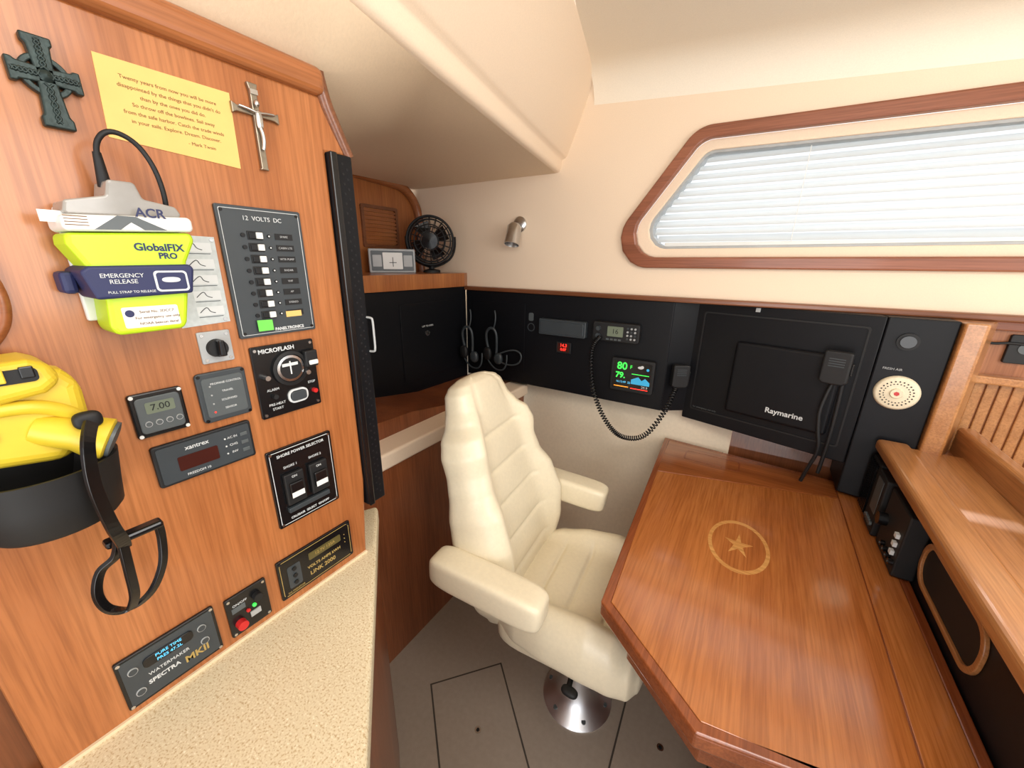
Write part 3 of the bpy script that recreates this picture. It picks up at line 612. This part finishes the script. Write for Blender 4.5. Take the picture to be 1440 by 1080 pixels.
# ------------------------------------------------------------------ shelf items
g=group("desk_fan",(-1.52,1.56,1.64))
fc=V((-1.50,1.58,1.652)); fn=V((.62,-.76,-.05)).normalized(); fu=V((0,0,1)).cross(fn).normalized(); fv=fn.cross(fu); FF=FR(fc,fu,fv,fn)
def ringt(name,fr,r,c,t,mat,par,n=28): return tube(name,[fr.p(r*math.cos(2*math.pi*i/n),r*math.sin(2*math.pi*i/n),c) for i in range(n)],t,mat,par,True)
for k,(r,c) in enumerate([(.118,0),(.118,.03),(.104,.045),(.078,.055),(.045,.06),(.104,-.02),(.07,-.035)]): ringt("cage_ring_%d"%k,FF,r,c,.003 if k>1 else .006,BLACKM,g)
for i in range(20):
    t=2*math.pi*i/20; c,s=math.cos(t),math.sin(t)
    tube("cage_wire_%d"%i,[FF.p(.04*c,.04*s,.06),FF.p(.075*c,.075*s,.055),FF.p(.1*c,.1*s,.045),FF.p(.118*c,.118*s,.02),FF.p(.108*c,.108*s,-.02),FF.p(.06*c,.06*s,-.038)],.002,BLACKM,g)
for i in range(4):
    t=math.pi/2*i+.4
    vs=[]
    for (r,a,c) in [(.02,-.3,.0),(.06,-.45,-.008),(.098,-.3,-.008),(.100,.45,.018),(.06,.55,.022),(.02,.5,.012)]: vs.append(FF.p(r*math.cos(t+a),r*math.sin(t+a),c+.01))
    mesh("blade_%d"%i,vs,[[0,1,4,5],[1,2,3,4]],BLACKG,g)
lathe("motor",FF.p(0,0,-.07),fn,[(0,0),(.03,.0),(.036,.01),(.036,.06),(.022,.075),(.022,.10),(0,.102)],BLACKG,g,24)
lathe("front_badge",FF.p(0,0,.055),fn,[(.04,0),(.04,.006),(0,.01)],BLACKG,g,24)
tube("yoke",[FF.p(.125,.02,0),FF.p(.130,-.05,-.02),FF.p(.07,-.12,-.03),FF.p(0,-.135,-.035)],.006,BLACKM,g)
tube("yoke_b",[FF.p(-.125,.02,0),FF.p(-.130,-.05,-.02),FF.p(-.07,-.12,-.03),FF.p(0,-.135,-.035)],.006,BLACKM,g)
lathe("foot",V((fc.x-.02,fc.y+.02,1.492)),(0,0,1),[(0,0),(.045,0),(.045,.012),(.015,.02),(.012,.04),(0,.04)],BLACKM,g,24)
g=group("desk_barometer",(-1.62,1.40,1.54))
bu=V((.55,.83,0)).normalized(); BF=FR((-1.60,1.37,1.492),bu,(0,0,1),bu.cross(V((0,0,1))))
prism("case",BF,rpoly(rect(-.085,0,.14,.115),.006),-.03,0,GREYL,g,.004)
prism("face",BF,rpoly(rect(-.075,.010,.13,.105),.004),0,.003,GREYD,g); prism("dial",BF,rpoly(rect(-.02,.018,.075,.097),.003),.003,.005,WHITE,g)
prism("lcd_l",BF,rpoly(rect(-.068,.03,-.026,.085),.003),.003,.005,GREYL,g); prism("lcd_r",BF,rpoly(rect(.081,.03,.123,.085),.003),.003,.005,GREYL,g)
slab("needle",BF,.026,.029,.03,.075,.005,.006,BLACKM,g); slab("needle_x",BF,.01,.045,.048,.051,.005,.006,BLACKM,g)
g=group("wall_reading_lamp",(-1.04,1.68,1.68))
lathe("base",HW.p(-1.04,1.725,0),(0,-1,0),[(0,0),(.036,0),(.036,.008),(.027,.016),(0,.018)],SILVER,g,28)
cyl("stem",HW.p(-1.04,1.72,.015),HW.p(-1.04,1.705,.05),.011,SILVER,g)
superell("swivel",HW.p(-1.04,1.70,.055),(.042,.042,.042),1,1,SILVER,g)
d=V((.02,-.35,-1)); lathe("shade",HW.p(-1.04,1.715,.05),d,[(0,-.01),(.024,-.008),(.034,.006),(.034,.05),(.038,.09),(.034,.09),(.029,.05),(0,.04)],SILVER,g,28)
# ------------------------------------------------------------------ CHART TABLE
g=group("chart_table",(.1,1.15,.4))
T=[(-.262,1.772),(-.197,.729),(.035,.556),(.452,.64),(.452,1.72)]
prism("table_core",TB,T,-.042,-.004,W_EDGE,g,.006,3)
Ti=inset(T,.022)
ring("edge_band",TB,T,Ti,-.01,0,W_EDGE,g,.003)
prism("main_lid",TB,[Ti[1],Ti[2],(.352,.625),(.352,1.588),(-.222,1.432)],-.006,.0,W_TABLE,g,.0012)
prism("side_leaf",TB,[(.355,.625),(Ti[3][0],Ti[3][1]),(Ti[4][0],Ti[4][1]),(.355,1.70)],-.006,.0,W_TABLE,g,.0012)
prism("back_leaf",TB,[(-.223,1.437),(.352,1.593),(.352,1.71),(-.238,1.748)],-.006,.0,W_TABLEX,g,.0012)
ring("pull_recess",TB,rpoly(rect(-.155,1.60,.05,1.69),.012),rpoly(rect(-.149,1.606,.044,1.684),.01),-.001,.0006,W_EDGE,g)
el=lambda a,b,n=48:[(.07+a*math.cos(2*math.pi*i/n),1.13+b*math.sin(2*math.pi*i/n)) for i in range(n)]
ring("inlay_oval",TB,el(.078,.122),el(.068,.108),-.001,.0005,INLAY,g)
for k in range(5):
    t=2*math.pi*k/5+.3; c,s=math.cos(t),math.sin(t); c1,s1_=math.cos(t+.62),math.sin(t+.62); c2,s2=math.cos(t-.62),math.sin(t-.62)
    prism("inlay_star_%d"%k,TB,[(.07,1.13),(.07+.012*c2,1.13+.018*s2),(.07+.038*c,1.13+.056*s),(.07+.012*c1,1.13+.018*s1_)],-.001,.0005,INLAY,g)
Ta=inset(T,.07); prism("apron",WORLD,Ta,.60,.738,W_EDGE,g,.004)
prism("drawer_cabinet",WORLD,[(.14,.70),(.44,.70),(.44,1.66),(.14,1.70)],0,.60,W_LOW,g,.004)
# ------------------------------------------------------------------ PARTITION & GALLEY
g=group("partition_half_wall",(.5,1.0,.6))
slab("black_face",WORLD,.455,.475,.20,1.598,.60,.995,BLACK,g)
slab("core_wall",WORLD,.475,.60,.20,1.598,0,.99,W_BACK,g)
slab("core_wall_end",WORLD,.505,.60,1.598,1.75,0,.99,W_BACK,g)
slab("inner_rail",WORLD,.400,.478,.20,1.598,.985,1.022,W_RAIL,g,.012,4)
slab("cap_board",WORLD,.478,.60,.20,1.598,.985,1.008,W_RAIL,g,.004)
slab("outer_lip",WORLD,.598,.640,.20,1.70,.93,1.075,W_RAIL,g,.012,4)
prism("end_post",WORLD,[(.500,1.585),(.545,1.575),(.60,1.70),(.502,1.70)],.99,1.404,W_RAIL,g,.006,3)
PFc=FR((.455,0,0),(0,-1,0),(0,0,1),(-1,0,0))
ring("cubby_trim",PFc,rpoly(rect(-1.205,.812,-.885,.93),.050,8),rpoly(rect(-1.193,.824,-.897,.918),.042,8),0,.008,W_RAIL,g,.002)
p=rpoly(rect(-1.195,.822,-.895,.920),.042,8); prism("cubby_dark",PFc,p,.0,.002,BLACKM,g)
def boxy(name,y0,y1,z0,z1,dep,kind):
    g=group(name,(.43,(y0+y1)/2,(z0+z1)/2))
    prism("case",PFc,rpoly(rect(-y1,z0,-y0,z1),.006),.0,dep,BLACKM,g,.004)
    a0,a1=-y1,-y0
    if kind==0:
        for i in range(6): slab("fin_%d"%i,PFc,a0+.006+i*(a1-a0-.012)/6,a0+.012+i*(a1-a0-.012)/6,z0+.01,z1-.01,dep,dep+.006,BLACKG,g)
    elif kind==1:
        prism("display",PFc,rpoly(rect(a0+.02,z0+.06,a1-.02,z1-.015),.003),dep,dep+.001,GREYM,g)
        for i in range(5): disc("key_%d"%i,PFc,a0+.02+i*(a1-a0-.04)/4,z0+.03,dep,dep+.006,.007,GREYM,g,14)
    else:
        disc("big_knob",PFc,a0+.03,(z0+z1)/2,dep,dep+.02,.018,BLACKG,g,24)
        for i in range(4):
            disc("knob_%d"%i,PFc,a0+.07+i*.028,z0+.035,dep,dep+.010,.008,BLACKG,g,16); disc("cap_%d"%i,PFc,a0+.07+i*.028,z0+.035,dep+.010,dep+.011,.003,GREYM,g,10)
        for i in range(3): slab("plug_%d"%i,PFc,a1-.035,a1-.02,z0+.05+i*.025,z0+.062+i*.025,dep,dep+.008,LABEL,g)
boxy("marine_radio_set",1.495,1.59,.783,.97,.05,0)
boxy("marine_radio_set",1.39,1.485,.783,.965,.055,1)
boxy("marine_radio_set",1.21,1.375,.783,.96,.045,2)
GW=FR((0,1.75,0),(1,0,0),(0,0,1),(0,-1,0))
g=group("galley_backsplash",(1.2,1.75,1.15))
slab("board",GW,.51,XR,.945,1.403,-.03,0,W_BACK,g)
for i in range(60):
    x=.53+i*.028
    if x<XR-.03: slab("bead_%d"%i,GW,x,x+.024,.95,1.215,0,.006,W_RAIL,g,.003)
slab("ledge",GW,.565,XR,1.215,1.24,0,.045,W_RAIL,g,.005); slab("valance",GW,.565,XR,1.375,1.403,0,.02,W_FRAME,g,.004)
tube("cable",[GW.p(.57,1.36,.01),GW.p(.6,1.33,.015),GW.p(.66,1.345,.015),GW.p(.75,1.33,.015)],.004,BLACKM,g)
g=group("wall_outlet_plate",(.68,1.74,1.33)); prism("plate",GW,rpoly(rect(.65,1.28,.72,1.365),.006),0,.012,BLACKM,g,.002); disc("socket",GW,.685,1.325,.012,.014,.015,GREYM,g)
g=group("galley_counter",(1.3,1.2,.9)); slab("worktop",WORLD,.645,XR,.2,1.74,.90,.94,IVORY,g,.006); slab("front",WORLD,.66,XR,.24,1.74,0,.90,W_BACK,g)
slab("fiddle",WORLD,.66,.69,.2,1.73,.94,.975,W_RAIL,g,.006)
# ------------------------------------------------------------------ FLOOR HATCHES
def hatch(pts,hx,hy):
    g=group("floor_hatch",(hx,hy,0))
    prism("gap",WORLD,pts,.0,.0012,GROOVE,g); prism("lid",WORLD,inset(pts,.006),.0,.0022,FLOORM,g,.0008)
    disc("lift_ring",WORLD,hx,hy,.0022,.0035,.011,SILVER,g,20); disc("lift_hole",WORLD,hx,hy,.0035,.0038,.006,BLACKM,g,12)
hatch([(-.817,.741),(-.633,.958),(-.366,.723),(-.30,.60),(-.40,.43),(-.56,.52)],-.57,.717)
hatch([(-.173,1.193),(-.154,.859),(-.14,.70),(.12,.70),(.12,1.25)],-.024,1.006)
# ------------------------------------------------------------------ CHAIR
cg=group("helm_chair",(-.326,1.01,0))
ca=math.radians(5); CR=Matrix.Rotation(ca,3,'Z')
def C(x,y,z): return V((-.326,1.01,0))+CR@V((x,y,z))
CF=FR(C(0,0,0),CR@V((1,0,0)),CR@V((0,1,0)),(0,0,1))
lathe("pedestal",C(0,0,0),(0,0,1),[(0,.0),(.124,0),(.126,.006),(.118,.014),(.088,.034),(.068,.060),(.056,.10),(.050,.15),(.046,.26),(.036,.262),(.036,.36),(0,.36)],CHROME,cg,48)
for i in range(6):
    t=2*math.pi*i/6; p=C(.104*math.cos(t),.104*math.sin(t),.020); cyl("bolt_%d"%i,p,p+V((0,0,.006)),.008,GREYM,cg,None,8)
lathe("collar",C(0,0,.29),(0,0,1),[(.046,0),(.056,.002),(.056,.03),(.037,.034)],BLACKM,cg,32)
prism("slide_plate",CF,rpoly(rect(-.16,-.14,.12,.14),.02),.355,.385,BLACKM,cg,.004)
cyl("lever",C(.02,-.14,.375),C(.03,-.245,.372),.008,BLACKM,cg); superell("lever_knob",C(.035,-.25,.372),(.05,.03,.02),.8,.8,BLACKM,cg)
def smooth(t,a,b): t=max(0,min(1,(t-a)/(b-a))); return t*t*(3-2*t)
def interp(tab,t):
    for i in range(len(tab)-1):
        if t<=tab[i+1][0]:
            f=(t-tab[i][0])/(tab[i+1][0]-tab[i][0]); f=max(0,f); f=f*f*(3-2*f)*.5+f*.5
            return [a+(b-a)*f for a,b in zip(tab[i][1:],tab[i+1][1:])]
    return list(tab[-1][1:])
def loft(name,tab,t0,t1,rows,pos,wax,nax,grooves,mat,gl=.6,n=64,gd_=.009):
    vs=[];fs=[]
    for j in range(rows+1):
        t=t0+(t1-t0)*j/rows; w,th,bo=interp(tab,t)
        c=pos(t)
        gd=sum(math.exp(-((t-g_)/.006)**2)+.45*math.exp(-((t-g_)/.022)**2) for g_ in grooves)
        for i in range(n):
            a=2*math.pi*i/n; y=w*sgp(math.cos(a),.55); x=th*sgp(math.sin(a),.7)
            if x>0:
                q=abs(y)/w; x+=bo*smooth(q,.45,.8)*(1-smooth(q,.9,1.05)*.3)*(x/th)
                if q<gl: x-=gd_*gd*min(1,w/.1)*(1-smooth(q,gl-.08,gl))
                x-=.009*math.exp(-((q-gl)/.035)**2)
            vs.append(c+wax*y+nax(t)*x)
    for j in range(rows):
        for i in range(n): fs.append([j*n+i,j*n+(i+1)%n,(j+1)*n+(i+1)%n,(j+1)*n+i])
    fs.append(list(range(n))); fs.append([rows*n+i for i in range(n)])
    return mesh(name,vs,fs,mat,cg,True)
wy=CR@V((0,1,0))
def bpos(z):
    x=-.250-.195*((z-.42)/.78)**1.15 if z>.42 else -.250
    return C(x,0,z)
bn=lambda z:(CR@V((math.cos(.24),0,math.sin(.24)))).normalized()
loft("backrest",[(.38,.12,.03,0),(.41,.19,.055,.01),(.50,.240,.070,.03),(.60,.262,.076,.065),(.70,.270,.076,.085),(.80,.256,.072,.075),(.87,.232,.067,.045),(.93,.220,.065,.042),(.985,.222,.064,.055),(1.03,.206,.062,.050),(1.07,.166,.060,.022),(1.11,.145,.058,.004),(1.15,.133,.054,0),(1.172,.113,.044,0),(1.188,.068,.026,0),(1.193,.02,.006,0)],.38,1.193,150,bpos,wy,bn,[.56,.67,.79,.90,1.01],LEATHER,gl=.56,gd_=.007)
def spos(x): return C(x,0,.478-.02*smooth(x,.05,.25)-.01)
loft("seat",[(-.27,.12,.03,0),(-.24,.20,.06,.01),(-.15,.245,.072,.035),(-.05,.260,.076,.06),(.06,.265,.077,.075),(.13,.260,.077,.06),(.185,.245,.072,.025),(.212,.21,.056,.0),(.226,.15,.030,0),(.229,.05,.01,0)],-.27,.229,110,spos,wy,lambda t:V((0,0,1)),[-.12,-.02,.09],LEATHER,gd_=.008)
superell("seat_skirt",C(-.035,0,.422),(.43,.46,.085),.35,.35,LEATHER,cg,CR)
for k,(yy,x0,x1) in enumerate([(-.305,-.385,-.03),(.278,-.36,-.015)]):
    M=CR@Matrix.Rotation(math.radians(3),3,'Y')
    superell("armrest_%d"%k,C((x0+x1)/2,yy,.690),(x1-x0,.094,.098),.36,.34,LEATHER,cg,M,48,24)
    s=1 if yy>0 else -1
    prism("arm_bracket_%d"%k,FR(C(0,yy-s*.045,0),CR@V((1,0,0)),(0,0,1),CR@V((0,-1,0))),rpoly([(-.34,.59),(-.24,.56),(-.20,.685),(-.33,.685)],.02),-.008,.008,BLACKM,cg,.002)
# ------------------------------------------------------------------ CAMERA
fw=V((-0.50553595,0.80839858,-0.30153796)); rt=V((0.84575729,0.53342951,0.01214754)); up=V((-0.1706693,0.24888691,0.95337679))
cam=bpy.data.cameras.new("camera"); co=bpy.data.objects.new("camera",cam); scene.collection.objects.link(co)
cam.sensor_width=36; cam.sensor_fit='HORIZONTAL'; cam.lens=541/1440*36; cam.clip_start=.02
M=Matrix((( rt.x,up.x,-fw.x,0),(rt.y,up.y,-fw.y,0),(rt.z,up.z,-fw.z,1.55),(0,0,0,1))); co.matrix_world=M
scene.camera=co
# ------------------------------------------------------------------ LIGHT
w=bpy.data.worlds.new("sky"); scene.world=w; w.use_nodes=True; bg=w.node_tree.nodes["Background"]; bg.inputs[0].default_value=(.93,.965,1.0,1); bg.inputs[1].default_value=1.3
def area(name,loc,target,sx,sy,e,c=(1,.975,.94)):
    l=bpy.data.lights.new(name,"AREA"); l.shape='RECTANGLE'; l.size=sx; l.size_y=sy; l.energy=e; l.color=c
    o=bpy.data.objects.new(name,l); scene.collection.objects.link(o); o.location=loc
    o.rotation_euler=(V(target)-V(loc)).to_track_quat('-Z','Y').to_euler(); return o
area("overhead_fill_light",(.35,.25,2.12),(.0,.8,.6),.7,.7,12)  # added fill lamp just under the ceiling, out of view, no hatch modelled
area("right_fill_light",(1.5,.3,1.7),(-.6,.9,1.7),.8,.8,16)  # added fill lamp off to the right, unseen, not a real opening
area("rear_fill_light",(.3,-1.2,1.2),(-.1,1.2,1.75),1.0,1.2,18,(1,.985,.965))  # added soft fill lamp behind the camera, no opening built there
sun=bpy.data.lights.new("sun","SUN"); sun.energy=6.6; sun.angle=.05; sun.color=(1,.985,.96); so=bpy.data.objects.new("sun",sun); scene.collection.objects.link(so)
so.rotation_euler=V((-.25,-1,-.75)).to_track_quat('-Z','Y').to_euler()
scene.view_settings.view_transform='Standard'
